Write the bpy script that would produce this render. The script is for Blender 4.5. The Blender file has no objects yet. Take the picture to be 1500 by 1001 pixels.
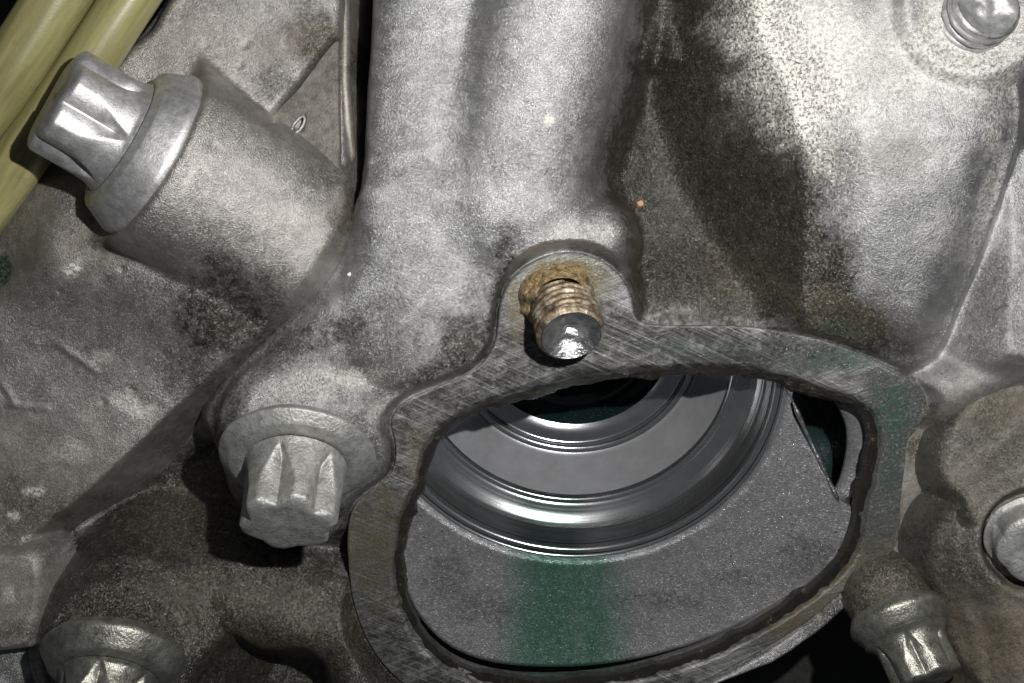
import bpy, math, random
import numpy as np
from mathutils import Vector, Matrix

S = bpy.context.scene
COL = S.collection
U = 0.01                       # one design unit is a hundredth of a scene unit
D = 1500.0                     # camera distance above the zero plane, in design units
S.unit_settings.scale_length = 0.0133   # one scene unit is about 1.3 cm of the real engine

# ------------------------------------------------------------------ camera
cam = bpy.data.cameras.new('camera')
camo = bpy.data.objects.new('camera', cam); COL.objects.link(camo)
camo.location = (0, 0, D*U)
cam.sensor_width = 36.0
cam.lens = 36.0*D/1500.0
cam.clip_start = 0.1; cam.clip_end = 200
S.camera = camo

# ------------------------------------------------------------------ world and the phone's flash
w = bpy.data.worlds.new('World'); S.world = w; w.use_nodes = True
w.node_tree.nodes['Background'].inputs[0].default_value = (0.80, 0.88, 1.0, 1)
w.node_tree.nodes['Background'].inputs[1].default_value = 0.045
def lamp(name, px, py, h, power, size, color):
    l = bpy.data.lights.new(name, 'AREA'); l.shape = 'DISK'; l.size = size*U
    l.energy = power; l.color = color
    o = bpy.data.objects.new(name, l); COL.objects.link(o)
    o.location = ((px-750)*U, (500-py)*U, h*U)
    tgt = Vector((1.0, 1.2, 0)); o.rotation_euler = (tgt-o.location).to_track_quat('-Z', 'Y').to_euler()
    return o
lamp('flash_lamp', 1020, 260, 1340, 2850, 32, (1.0, 0.985, 0.96))
S.view_settings.view_transform = 'Standard'; S.view_settings.look = 'None'
S.view_settings.exposure = 0.0; S.view_settings.gamma = 1.0

# ------------------------------------------------------------------ helpers
def W(px, py, h):
    k = 1-h/D
    return np.array([750+(px-750)*k, 500+(py-500)*k])
def V3(px, py, h):
    q = W(px, py, h)
    return Vector(((q[0]-750)*U, (500-q[1])*U, h*U))
def sm(a, b, x):
    t = np.clip((x-a)/(b-a), 0, 1); return t*t*(3-2*t)
def smax(a, b, k):
    h = np.clip(0.5+0.5*(a-b)/k, 0, 1); return b*(1-h)+a*h+k*h*(1-h)
def smin(a, b, k): return -smax(-a, -b, k)
rng = np.random.RandomState(7)
LAT = rng.rand(256, 256)
def vnoise(x, y):
    xi = np.floor(x).astype(int); yi = np.floor(y).astype(int)
    fx = x-xi; fy = y-yi; fx = fx*fx*(3-2*fx); fy = fy*fy*(3-2*fy)
    a = LAT[xi & 255, yi & 255]; b = LAT[(xi+1) & 255, yi & 255]
    c = LAT[xi & 255, (yi+1) & 255]; d = LAT[(xi+1) & 255, (yi+1) & 255]
    return (a*(1-fx)+b*fx)*(1-fy)+(c*(1-fx)+d*fx)*fy
def fbm(x, y, size, oct=4, seed=0.0):
    s = 0; amp = 1; tot = 0; f = 1.0/size
    for i in range(oct):
        s = s+amp*vnoise(x*f+seed+17.3*i, y*f+seed*1.7+9.1*i); tot += amp; amp *= 0.55; f *= 2.03
    return s/tot-0.5
def crom(pts, n=5, closed=True):
    P = np.array(pts, float); N = len(P); out = []
    rngi = range(N) if closed else range(N-1)
    for i in rngi:
        if closed: p0, p1, p2, p3 = P[i-1], P[i], P[(i+1) % N], P[(i+2) % N]
        else: p0, p1, p2, p3 = P[max(i-1, 0)], P[i], P[i+1], P[min(i+2, N-1)]
        for k in range(n):
            t = k/n
            out.append(0.5*((2*p1)+(-p0+p2)*t+(2*p0-5*p1+4*p2-p3)*t*t+(-p0+3*p1-3*p2+p3)*t**3))
    if not closed: out.append(P[-1])
    return np.array(out)
def sdf(X, Y, poly):
    d = np.full(X.shape, 1e9); inside = np.zeros(X.shape, bool); n = len(poly)
    for i in range(n):
        ax, ay = poly[i]; bx, by = poly[(i+1) % n]
        ex, ey = bx-ax, by-ay; L = ex*ex+ey*ey+1e-9
        t = np.clip(((X-ax)*ex+(Y-ay)*ey)/L, 0, 1)
        dd = (X-ax-t*ex)**2+(Y-ay-t*ey)**2
        d = np.minimum(d, dd)
        if ay != by:
            c = ((ay > Y) != (by > Y)) & (X < (bx-ax)*(Y-ay)/(by-ay)+ax)
            inside ^= c
    d = np.sqrt(d); return np.where(inside, d, -d)
def sdfc(X, Y, poly, c=4):
    """distance on a coarse grid, then interpolated"""
    x = X[0]; y = Y[:, 0]
    xs = np.linspace(x[0], x[-1], max(2, len(x)//c)); ys = np.linspace(y[0], y[-1], max(2, len(y)//c))
    XX, YY = np.meshgrid(xs, ys); d = sdf(XX, YY, poly)
    t = np.array([np.interp(x, xs, r) for r in d])
    return np.array([np.interp(y, ys, t[:, j]) for j in range(t.shape[1])]).T
def seg(X, Y, a, b):
    ex, ey = b[0]-a[0], b[1]-a[1]; L = ex*ex+ey*ey
    t = ((X-a[0])*ex+(Y-a[1])*ey)/L; tc = np.clip(t, 0, 1)
    return np.hypot(X-a[0]-tc*ex, Y-a[1]-tc*ey), tc
def polyW(pts, h): return np.array([W(p[0], p[1], h(p) if callable(h) else h) for p in pts])
def blur(A, sig):
    r = int(3*sig)+1; k = np.exp(-0.5*(np.arange(-r, r+1)/sig)**2); k /= k.sum()
    B = np.pad(A, r, mode='edge')
    B = np.apply_along_axis(lambda m: np.convolve(m, k, 'valid'), 0, B)
    return np.apply_along_axis(lambda m: np.convolve(m, k, 'valid'), 1, B)

def link(name, me, mats, parent=None):
    o = bpy.data.objects.new(name, me); COL.objects.link(o)
    for m in (mats if isinstance(mats, (list, tuple)) else [mats]): me.materials.append(m)
    if parent: o.parent = parent; o.matrix_parent_inverse = Matrix.Translation(-parent.location)
    return o
def tag(o, label, cat, group=None, kind=None):
    if label: o['label'] = label
    if cat: o['category'] = cat
    if group: o['group'] = group
    if kind: o['kind'] = kind
    return o
def thing(name, loc, label, cat, group=None):
    o = bpy.data.objects.new(name, None); COL.objects.link(o); o.location = loc; o.empty_display_size = 0.2
    return tag(o, label, cat, group)
def mesh(name, verts, faces, smooth=True):
    me = bpy.data.meshes.new(name); me.from_pydata([tuple(v) for v in verts], [], faces); me.update()
    if smooth: me.polygons.foreach_set('use_smooth', [True]*len(me.polygons))
    return me
def setattr_col(me, name, rgba):
    a = me.color_attributes.new(name, 'FLOAT_COLOR', 'POINT')
    a.data.foreach_set('color', np.ascontiguousarray(rgba, dtype=np.float32).ravel())

class HF:
    """relief of a casting on a regular grid seen from its open side"""
    def __init__(s, x0, x1, y0, y1, step):
        s.x = np.arange(x0, x1+step, step); s.y = np.arange(y0, y1+step, step); s.step = step
        s.X, s.Y = np.meshgrid(s.x, s.y); s.H = np.zeros_like(s.X)
        s.keep = np.ones(s.X.shape, bool)
        s.dirt = np.zeros(s.X.shape+(4,)); s.dirt[..., 3] = 0
    def at(s, x, y):
        i = int(np.clip((y-s.y[0])/s.step, 0, len(s.y)-1)); j = int(np.clip((x-s.x[0])/s.step, 0, len(s.x)-1))
        return s.H[i, j]
    def hit(s, px, py):
        h = 0.0
        for k in range(12): q = W(px, py, h); h = 0.5*h+0.5*s.at(*q)
        return W(px, py, h)
    def blob(s, ch, px, py, rx, ry, ang=0, k=1.0, rough=0.8, size=22, soft=0.35):
        q = s.hit(px, py); a = math.radians(ang)
        dx = s.X-q[0]; dy = s.Y-q[1]
        u = (dx*math.cos(a)+dy*math.sin(a))/rx; v = (-dx*math.sin(a)+dy*math.cos(a))/ry
        m = (np.abs(u) < 2.2) & (np.abs(v) < 2.2)
        r = np.sqrt(u*u+v*v)+rough*(fbm(s.X, s.Y, size, 4, px*0.013+ch)+0.5*fbm(s.X, s.Y, size*3, 3, px*0.017+ch))*1.5
        val = k*(1-sm(1-soft*1.7, 1+soft*1.7, r))
        s.dirt[..., ch] = np.where(m, np.maximum(s.dirt[..., ch], val), s.dirt[..., ch])
    def build(s, name, mat, parent=None):
        ny, nx = s.X.shape
        idx = -np.ones(ny*nx, int); kf = s.keep
        cell = kf[:-1, :-1] & kf[1:, :-1] & kf[:-1, 1:] & kf[1:, 1:]
        used = np.zeros((ny, nx), bool)
        for a in (0, 1):
            for b in (0, 1): used[a:ny-1+a, b:nx-1+b] |= cell
        uf = used.ravel(); idx[uf] = np.arange(uf.sum())
        co = np.stack([(s.X-750)*U, (500-s.Y)*U, s.H*U], -1).reshape(-1, 3)[uf]
        ci, cj = np.nonzero(cell)
        q = np.stack([idx[(ci+1)*nx+cj], idx[(ci+1)*nx+cj+1], idx[ci*nx+cj+1], idx[ci*nx+cj]], -1)
        me = bpy.data.meshes.new(name); nf = len(q)
        me.vertices.add(len(co)); me.vertices.foreach_set('co', co.astype(np.float32).ravel())
        me.loops.add(nf*4); me.loops.foreach_set('vertex_index', q.astype(np.int32).ravel())
        me.polygons.add(nf); me.polygons.foreach_set('loop_start', np.arange(0, nf*4, 4, dtype=np.int32))
        me.polygons.foreach_set('loop_total', np.full(nf, 4, dtype=np.int32))
        me.polygons.foreach_set('use_smooth', np.ones(nf, bool)); me.update(calc_edges=True); me.validate()
        setattr_col(me, 'dirt', s.dirt.reshape(-1, 4)[uf])
        return link(name, me, mat, parent)

# ------------------------------------------------------------------ materials
class NT:
    def __init__(s, name):
        s.m = bpy.data.materials.new(name); s.m.use_nodes = True; s.t = s.m.node_tree; s.t.nodes.clear()
        s.out = s.n('ShaderNodeOutputMaterial'); s.b = s.n('ShaderNodeBsdfPrincipled')
        s.l(s.b.outputs[0], s.out.inputs[0]); s.tc = s.n('ShaderNodeTexCoord')
        s.geo = s.n('ShaderNodeNewGeometry')
    def n(s, t, **kw):
        x = s.t.nodes.new(t)
        for k, v in kw.items(): setattr(x, k, v)
        return x
    def l(s, a, b): s.t.links.new(a, b)
    def noise(s, scale, detail=3, rough=0.55, vec=None, dist=0):
        x = s.n('ShaderNodeTexNoise'); x.inputs['Scale'].default_value = scale; x.inputs['Detail'].default_value = detail
        x.inputs['Roughness'].default_value = rough; x.inputs['Distortion'].default_value = dist
        s.l(vec if vec else s.geo.outputs['Position'], x.inputs['Vector']); return x.outputs[0]
    def ramp(s, fac, stops):
        x = s.n('ShaderNodeValToRGB'); e = x.color_ramp.elements
        while len(e) < len(stops): e.new(0.5)
        for k, (p, c) in enumerate(stops):
            e[k].position = p; e[k].color = (c, c, c, 1) if isinstance(c, (int, float)) else tuple(c)+(1,)
        s.l(fac, x.inputs[0]); return x.outputs[0]
    def mix(s, fac, a, b, mode='MIX'):
        x = s.n('ShaderNodeMix', data_type='RGBA', blend_type=mode)
        for sock, v in ((x.inputs[0], fac), (x.inputs[6], a), (x.inputs[7], b)):
            if hasattr(v, 'is_output'): s.l(v, sock)
            elif isinstance(v, (int, float)): sock.default_value = v if sock is x.inputs[0] else (v, v, v, 1)
            else: sock.default_value = tuple(v)+(1,)
        return x.outputs[2]
    def math(s, op, a, b=0.0, c=None, clamp=False):
        x = s.n('ShaderNodeMath', operation=op, use_clamp=clamp)
        for k, v in enumerate((a, b) if c is None else (a, b, c)):
            if hasattr(v, 'is_output'): s.l(v, x.inputs[k])
            else: x.inputs[k].default_value = v
        return x.outputs[0]
    def bump(s, h, strength, dist, prev=None):
        x = s.n('ShaderNodeBump'); x.inputs['Strength'].default_value = strength; x.inputs['Distance'].default_value = dist
        s.l(h, x.inputs['Height'])
        if prev: s.l(prev, x.inputs['Normal'])
        return x.outputs[0]
    def set(s, **kw):
        for k, v in kw.items():
            sock = s.b.inputs[k.replace('_', ' ')]
            if hasattr(v, 'is_output'): s.l(v, sock)
            elif isinstance(v, tuple) and len(v) == 3: sock.default_value = v+(1,)
            else: sock.default_value = v
        return s.m

def cast_metal(name, base, tint2, rough=0.42, grain=1.0, metal=0.75, dirty=True):
    t = NT(name)
    big = t.noise(0.9, 5, 0.6); mid = t.noise(5.0, 5, 0.65); fine = t.noise(38, 3, 0.6); mic = t.noise(75, 2, 0.6)
    c = t.mix(t.ramp(big, [(0.35, 0.0), (0.65, 1.0)]), base, tint2)
    c = t.mix(t.ramp(mid, [(0.42, 0.45), (0.60, 0.0)]), c, tuple(v*0.62 for v in base))
    c = t.mix(t.ramp(mic, [(0.58, 0.0), (0.72, 0.35)]), c, (0.62, 0.62, 0.60))
    r = t.math('ADD', t.math('MULTIPLY', mid, 0.25), rough-0.12)
    m = metal
    if dirty:
        a = t.n('ShaderNodeAttribute', attribute_name='dirt'); sp = t.n('ShaderNodeSeparateColor'); t.l(a.outputs['Color'], sp.inputs[0])
        det = t.ramp(t.noise(9, 6, 0.7), [(0.30, 0.55), (0.62, 1.15)])
        det2 = t.ramp(t.noise(22, 6, 0.78), [(0.42, 0.12), (0.56, 1.15)])
        oil_shade = t.math('MULTIPLY', sp.outputs[0], det, clamp=True)
        rust = t.math('MULTIPLY', sp.outputs[1], det, clamp=True)
        whi = t.math('MULTIPLY', sp.outputs[2], det2, clamp=True)
        grn = t.math('MULTIPLY', a.outputs['Alpha'], det2, clamp=True)
        oc = t.ramp(t.noise(7, 5, 0.7), [(0.36, (0.020, 0.020, 0.019)), (0.55, (0.045, 0.043, 0.033)), (0.72, (0.085, 0.080, 0.070))])
        c = t.mix(oil_shade, c, oc)
        c = t.mix(rust, c, t.ramp(t.noise(14, 5, 0.7), [(0.35, (0.055, 0.045, 0.027)), (0.65, (0.17, 0.145, 0.095))]))
        c = t.mix(whi, c, (0.74, 0.72, 0.66))
        c = t.mix(grn, c, (0.035, 0.12, 0.085))
        dk = t.math('MAXIMUM', rust, whi)
        m = t.math('SUBTRACT', metal, t.math('MULTIPLY', t.math('MAXIMUM', dk, t.math('MULTIPLY', oil_shade, 0.8)), metal*0.85), clamp=True)
        r = t.math('ADD', r, t.math('MULTIPLY', dk, 0.2))
    if dirty: r = t.math('SUBTRACT', r, t.math('MULTIPLY', oil_shade, 0.10))
    b1 = t.bump(fine, 0.32*grain, 0.035); b2 = t.bump(t.noise(17, 3, 0.6), 0.10*grain, 0.06, b1)
    b3 = t.bump(mic, 0.6*grain, 0.022, b2)
    vo = t.n('ShaderNodeTexVoronoi'); vo.inputs['Scale'].default_value = 44; t.l(t.geo.outputs['Position'], vo.inputs['Vector'])
    v1 = t.n('ShaderNodeVectorMath', operation='SUBTRACT'); t.l(vo.outputs['Color'], v1.inputs[0]); v1.inputs[1].default_value = (0.5, 0.5, 0.5)
    v2 = t.n('ShaderNodeVectorMath', operation='SCALE'); t.l(v1.outputs[0], v2.inputs[0]); v2.inputs['Scale'].default_value = 0.24*grain
    if dirty: t.l(t.math('ADD', 0.22*grain, t.math('MULTIPLY', oil_shade, 0.45)), v2.inputs['Scale']); t.set(Coat_Weight=t.math('MULTIPLY', oil_shade, 0.6), Coat_Roughness=0.16)
    v3 = t.n('ShaderNodeVectorMath', operation='ADD'); t.l(v2.outputs[0], v3.inputs[0]); t.l(b3, v3.inputs[1])
    v4 = t.n('ShaderNodeVectorMath', operation='NORMALIZE'); t.l(v3.outputs[0], v4.inputs[0])
    if dirty: t.set(Coat_Normal=v4.outputs[0])
    return t.set(Base_Color=c, Metallic=m, Roughness=r, Normal=v4.outputs[0])

M_cast = cast_metal('cast_aluminium', (0.40, 0.40, 0.405), (0.54, 0.54, 0.54), 0.42, metal=0.92)
M_left = cast_metal('dull_cast_aluminium', (0.42, 0.40, 0.385), (0.55, 0.525, 0.50), 0.44, metal=0.88)
M_right = cast_metal('brownish_cast_aluminium', (0.19, 0.185, 0.17), (0.28, 0.265, 0.22), 0.36)

def plain_metal(name, c1, c2, rough, metal=0.9, sc=8, bump=0.25, bsc=30, bd=0.02, dark=0.4):
    t = NT(name)
    n = t.noise(sc, 5, 0.65)
    c = t.mix(t.ramp(n, [(0.35, 0.0), (0.65, 1.0)]), c1, c2)
    c = t.mix(t.ramp(t.noise(sc*2.7, 6, 0.7), [(0.30, dark), (0.46, 0.0)]), c, (0.06, 0.055, 0.05))
    r = t.math('ADD', t.math('MULTIPLY', n, 0.3), rough-0.15)
    return t.set(Base_Color=c, Metallic=metal, Roughness=r, Normal=t.bump(t.noise(bsc, 4, 0.6), bump, bd))
M_bolt = plain_metal('zinc_bolt', (0.46, 0.46, 0.46), (0.62, 0.62, 0.62), 0.50, 0.8)
M_boltold = plain_metal('grey_weathered_bolt', (0.30, 0.30, 0.285), (0.46, 0.46, 0.44), 0.5, 0.6, 6, 0.5, 24, 0.03, 0.6)
M_boltdark = plain_metal('oily_bolt', (0.22, 0.22, 0.19), (0.38, 0.38, 0.34), 0.38, 0.8, 6, 0.4, 24, 0.03, 0.7)
M_tip = plain_metal('bright_steel', (0.62, 0.62, 0.62), (0.8, 0.8, 0.8), 0.34, 1.0, 9, 0.5, 14, 0.05, 0.2)
M_plate = plain_metal('plate_metal', (0.15, 0.135, 0.12), (0.24, 0.225, 0.20), 0.5, 0.6, 7, 0.3, 30, 0.02, 0.5)
M_black = plain_metal('unlit_black', (0.012, 0.012, 0.012), (0.03, 0.03, 0.028), 0.6, 0.2, 4, 0.4)

def rusty():
    t = NT('rusty_thread')
    n = t.noise(6, 6, 0.7)
    c = t.ramp(n, [(0.34, (0.05, 0.035, 0.025)), (0.46, (0.20, 0.15, 0.10)), (0.56, (0.38, 0.31, 0.22)), (0.66, (0.62, 0.59, 0.53))])
    return t.set(Base_Color=c, Metallic=0.6, Roughness=0.40, Normal=t.bump(t.noise(16, 5, 0.7), 0.5, 0.04))
M_rust = rusty()
def crust():
    t = NT('rust_crust'); n = t.noise(13, 7, 0.8)
    c = t.ramp(n, [(0.36, (0.07, 0.04, 0.02)), (0.46, (0.34, 0.21, 0.08)), (0.56, (0.70, 0.52, 0.24)), (0.66, (0.80, 0.70, 0.48))])
    return t.set(Base_Color=c, Metallic=0.0, Roughness=0.55, Normal=t.bump(t.noise(22, 6, 0.8), 1.0, 0.12))
M_crust = crust()

def machined():
    t = NT('machined_flange_face')
    # fine milling scratches: stretched noise in two crossing directions
    def scr(ang, sx, sy):
        mp = t.n('ShaderNodeMapping', vector_type='TEXTURE'); mp.inputs['Rotation'].default_value = (0, 0, math.radians(ang)); mp.inputs['Scale'].default_value = (1/sx, 1/sy, 1)
        t.l(t.geo.outputs['Position'], mp.inputs['Vector']); return t.noise(1, 4, 0.7, mp.outputs[0])
    s1 = scr(20, 0.8, 30); s2 = scr(-24, 0.5, 38)
    a = t.n('ShaderNodeAttribute', attribute_name='dirt'); sp = t.n('ShaderNodeSeparateColor'); t.l(a.outputs['Color'], sp.inputs[0])
    c = t.mix(t.ramp(s1, [(0.40, 0.0), (0.62, 1.0)]), (0.15, 0.15, 0.15), (0.36, 0.36, 0.355))
    c = t.mix(t.ramp(s2, [(0.56, 0.0), (0.68, 0.6)]), c, (0.62, 0.62, 0.62))
    det = t.ramp(t.noise(5, 9, 0.78), [(0.38, 0.25), (0.60, 1.2)])
    det3 = t.ramp(t.noise(24, 5, 0.75), [(0.42, 0.1), (0.54, 1.2)])
    oil_shade = t.math('MULTIPLY', sp.outputs[0], det, clamp=True); pit = t.math('MULTIPLY', sp.outputs[2], det3, clamp=True)
    grn = t.math('MULTIPLY', a.outputs['Alpha'], det3, clamp=True)
    c = t.mix(t.math('MULTIPLY', oil_shade, t.ramp(s2, [(0.45, 1.0), (0.66, 0.45)])), c, (0.028, 0.028, 0.025)); 
    c = t.mix(t.math('MULTIPLY', sp.outputs[1], det, clamp=True), c, (0.16, 0.135, 0.07))
    c = t.mix(pit, c, (0.10, 0.11, 0.10)); c = t.mix(grn, c, (0.03, 0.11, 0.085))
    b = t.bump(s1, 0.20, 0.03); b = t.bump(s2, 0.15, 0.03, b); b = t.bump(t.noise(34, 4, 0.7), 0.5, 0.03, b)
    hp = t.math('MULTIPLY', det3, t.math('ADD', sp.outputs[2], 0.12)); b = t.bump(hp, 0.5, -0.05, b)
    return t.set(Base_Color=c, Metallic=0.7, Roughness=0.36, Normal=b, Coat_Weight=t.math('MULTIPLY', oil_shade, 0.8), Coat_Roughness=0.12, Coat_Normal=b)
M_flange = machined()
def gasket_mat():
    t = NT('gasket_residue'); n = t.noise(7, 5, 0.75)
    c = t.ramp(n, [(0.36, (0.008, 0.008, 0.008)), (0.58, (0.018, 0.016, 0.012)), (0.68, (0.07, 0.05, 0.02)), (0.74, (0.22, 0.26, 0.32))])
    return t.set(Base_Color=c, Metallic=0.1, Roughness=0.22, Normal=t.bump(t.noise(20, 4, 0.7), 1.0, 0.09))
M_gasket = gasket_mat()
def hose_mat():
    t = NT('yellowed_plastic_tube')
    mp = t.n('ShaderNodeMapping', vector_type='TEXTURE'); mp.inputs['Rotation'].default_value = (0, 0, math.radians(57)); mp.inputs['Scale'].default_value = (2.5, 0.22, 0.22)
    t.l(t.geo.outputs['Position'], mp.inputs['Vector'])
    n = t.noise(1.4, 4, 0.6, mp.outputs[0])
    c = t.mix(t.ramp(n, [(0.35, 0.0), (0.65, 1.0)]), (0.19, 0.175, 0.07), (0.31, 0.285, 0.13))
    c = t.mix(t.ramp(t.noise(5, 5, 0.7), [(0.30, 0.5), (0.42, 0.0)]), c, (0.17, 0.15, 0.06))
    return t.set(Base_Color=c, Roughness=0.34, Normal=t.bump(t.noise(30, 3, 0.6), 0.08, 0.02))
M_hose = hose_mat()

def bore_mat(name, base, rough, metal, green=True, grain=0.35, aniso=0.0):
    t = NT(name)
    a = t.n('ShaderNodeAttribute', attribute_name='dirt'); sp = t.n('ShaderNodeSeparateColor'); t.l(a.outputs['Color'], sp.inputs[0])
    n = t.noise(3, 5, 0.6)
    c = t.mix(t.ramp(n, [(0.35, 0.0), (0.65, 1.0)]), base, tuple(v*1.18 for v in base))
    c = t.mix(t.ramp(t.noise(34, 3, 0.6), [(0.62, 0.0), (0.74, 0.4)]), c, (0.55, 0.55, 0.55))
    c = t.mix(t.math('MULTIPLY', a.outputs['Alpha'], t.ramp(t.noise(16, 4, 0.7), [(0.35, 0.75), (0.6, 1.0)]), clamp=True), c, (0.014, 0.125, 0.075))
    c = t.mix(t.math('MULTIPLY', sp.outputs[0], t.ramp(t.noise(14, 6, 0.75), [(0.40, 0.1), (0.58, 1.2)]), clamp=True), c, (0.04, 0.04, 0.04))
    b = t.bump(t.noise(40, 3, 0.6), grain, 0.03)
    if grain > 0.3:
        vo = t.n('ShaderNodeTexVoronoi'); vo.inputs['Scale'].default_value = 36; t.l(t.geo.outputs['Position'], vo.inputs['Vector'])
        v1 = t.n('ShaderNodeVectorMath', operation='SUBTRACT'); t.l(vo.outputs['Color'], v1.inputs[0]); v1.inputs[1].default_value = (0.5, 0.5, 0.5)
        v2 = t.n('ShaderNodeVectorMath', operation='SCALE'); t.l(v1.outputs[0], v2.inputs[0]); v2.inputs['Scale'].default_value = 0.30
        v3 = t.n('ShaderNodeVectorMath', operation='ADD'); t.l(v2.outputs[0], v3.inputs[0]); t.l(b, v3.inputs[1])
        v4 = t.n('ShaderNodeVectorMath', operation='NORMALIZE'); t.l(v3.outputs[0], v4.inputs[0]); b = v4.outputs[0]
        t.set(Coat_Normal=b)
    return t.set(Base_Color=c, Metallic=metal, Roughness=rough, Normal=b, Coat_Weight=0.7, Coat_Roughness=0.09)
M_bore = bore_mat('satin_bore_wall', (0.22, 0.22, 0.23), 0.36, 0.5, grain=0.5)
M_disc = bore_mat('satin_disc', (0.33, 0.335, 0.35), 0.32, 0.5, grain=0.12)
M_ring = bore_mat('polished_ring', (0.50, 0.51, 0.52), 0.20, 0.95, grain=0.06)
M_dark = bore_mat('dark_teal_cavity', (0.008, 0.018, 0.018), 0.12, 0.2, grain=0.02)

# ------------------------------------------------------------------ contours, read in picture coordinates and put at the flange's height
def F(y): return -20+0.22*(500-y)          # flange plane: leans away towards the bottom
FO = [(727,490),(733,440),(752,403),(790,377),(835,368),(880,379),(912,406),(926,437),(930,460),(948,473),(1000,476),(1075,476),
      (1150,485),(1225,503),(1290,530),(1335,553),(1356,577),(1358,602),(1345,628),(1331,645),(1326,690),(1320,745),(1318,790),(1306,812),(1275,838),
      (1235,868),(1180,915),(1100,965),(1000,1015),(900,1048),(790,1060),(680,1045),(600,1012),(548,960),(518,890),(508,810),(511,760),(525,732),
      (560,706),(577,682),(579,650),(573,615),(592,588),(640,566),(680,550),(705,532),(720,511)]
FI = [(618,705),(626,665),(655,630),(700,603),(760,582),(830,563),(900,553),(960,548),(1040,545),(1100,549),(1150,559),(1205,576),(1250,592),
      (1276,612),(1284,645),(1278,690),(1268,735),(1258,785),(1240,825),(1203,863),(1150,900),(1080,942),(1000,975),(900,1000),(800,1008),(720,1001),
      (660,978),(618,938),(593,888),(583,840),(588,790),(602,740)]
FOW = crom(polyW(FO, lambda p: F(p[1])), 4); FIW = crom(polyW(FI, lambda p: F(p[1])), 4)

# ------------------------------------------------------------------ main housing relief
m = HF(-260, 1800, -260, 1260, 2.6)
X, Y = m.X, m.Y
dO = sdfc(X, Y, FOW)                        # inside the flange is positive
Fp = F(Y)
# floor
H = -120+0.10*(500-Y)*sm(300, 900, Y)+0*X+45*sm(330, 470, Y)*sm(860, 960, X)
H = H-30*sm(900, 1000, X)*sm(420, 250, Y)
# column: two merging tubes going up
def tube(a, b, ha, hb, ra, rb, flat=1.0):
    d, t = seg(X, Y, a, b); r = ra+(rb-ra)*t; hc = ha+(hb-ha)*t
    u = d/r
    return np.where(u < 1, hc-r*flat*(1-np.sqrt(np.clip(1-u*u, 0, 1))), hc-r*flat-(d-r)*2.6)
A1, A2 = W(868, -260, 200), W(738, 265, 100)
B1, B2 = W(652, -260, 140), W(598, 470, 20)
tR = tube(A1, A2, 205, 84, 96, 128, 1.05); tL = tube(B1, B2, 135, 24, 96, 104, 0.7)
colm = smax(tR, tL, 34)
# broad saddle spreading from the column foot to the bolt boss and the flange
sad = polyW([(520,250),(700,240),(868,290),(905,380),(930,480),(800,620),(620,640),(560,700),(470,800),(330,760),(290,640),(300,585),(385,495),(455,425),(505,370)], 0)
dS = sdfc(X, Y, crom(sad, 4))
sadH = 62-0.24*np.clip(Y-300, 0, 900)-0.06*np.clip(X-600, 0, 500)
sadH = np.where(dS > 0, sadH-34*(1-sm(0, 70, dS))**2, sadH-34+dS*2.4)
H = smax(H, smax(colm, sadH, 55), 22)
# bulge right over the stud boss
d, t = seg(X, Y, W(770, 352, 60), W(880, 340, 60))
H = smax(H, 50-0.0004*np.clip(d-8, 0, 99)**3-0.003*d*d, 12)
# right-hand box
box = [(1120,-300),(1105,0),(1150,120),(1185,250),(1200,380),(1215,470),(1290,520),(1370,540),(1425,520),(1448,440),(1470,330),(1490,190),(1500,60),(1640,-60),(1700,-300)]
dB = sdfc(X, Y, crom(polyW(box, 110), 4))
top = 150-0.44*np.clip(Y-230, 0, 500)+0.05*np.clip(X-1200, 0, 400)
wl = 78
bh = np.where(dB > 0, top-42*(1-sm(0, 110, dB))**2, top-42+dB*2.1)
# the long sloping wall of its left side
H = smax(H, bh, 40)
side = polyW([(1478,520),(1484,380),(1482,250),(1500,215),(1700,180),(1700,560)], 60)
ds = sdfc(X, Y, side)
H = smax(H, np.where(ds > 0, 52, 52+ds*2), 10)-5*np.exp(-((ds+2)/4)**2)
# raised pad round the upper stud
q = W(1424, 12, 165); d = np.hypot(X-q[0], Y-q[1])
H = np.maximum(H, 176-22*sm(88, 104, d)-np.clip(d-104, 0, 999)*3)
H = H-8*np.exp(-((d-58)/22)**2)
# step in the floor between the column and the box
H = H+26*sm(80, 72, Y+3*fbm(X, Y, 40, 3, 5.5))*sm(-40, -90, H)*sm(1060, 1020, X)
# soft ledge and brown strip to the right of the flange
st = polyW([(1300,470),(1420,500),(1560,500),(1560,1040),(1420,930),(1385,860),(1350,825),(1310,850),(1240,900),(1150,960),(1000,900),(1100,700)], -60)
dT = sdfc(X, Y, crom(st, 4))
H = smax(H, np.where(dT > 0, Fp-40, Fp-40+dT*2.0), 12)
# ridge catching the light at the right
d, t = seg(X, Y, W(1402, 572, 0), W(1530, 520, 20))
H = smax(H, 2-0.022*d*d, 22)
# bolt boss at mid left
q = W(447, 640, 0); d = np.hypot(X-q[0], (Y-q[1])*1.05)
H = smax(H, 6-0.30*np.clip(Y-600, 0, 300)-20*sm(95, 135, d)-np.clip(d-135, 0, 999)*3.0, 16)
# dark pit below and left of the boss
pit = polyW([(205,665),(300,640),(335,760),(395,830),(500,830),(515,760),(540,900),(440,870),(330,850),(250,845),(150,850),(90,830),(130,730)], -60)
dP = sdfc(X, Y, crom(pit, 4))
H = np.where(dP > -60, H-70*sm(-25, 45, dP), H)
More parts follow.
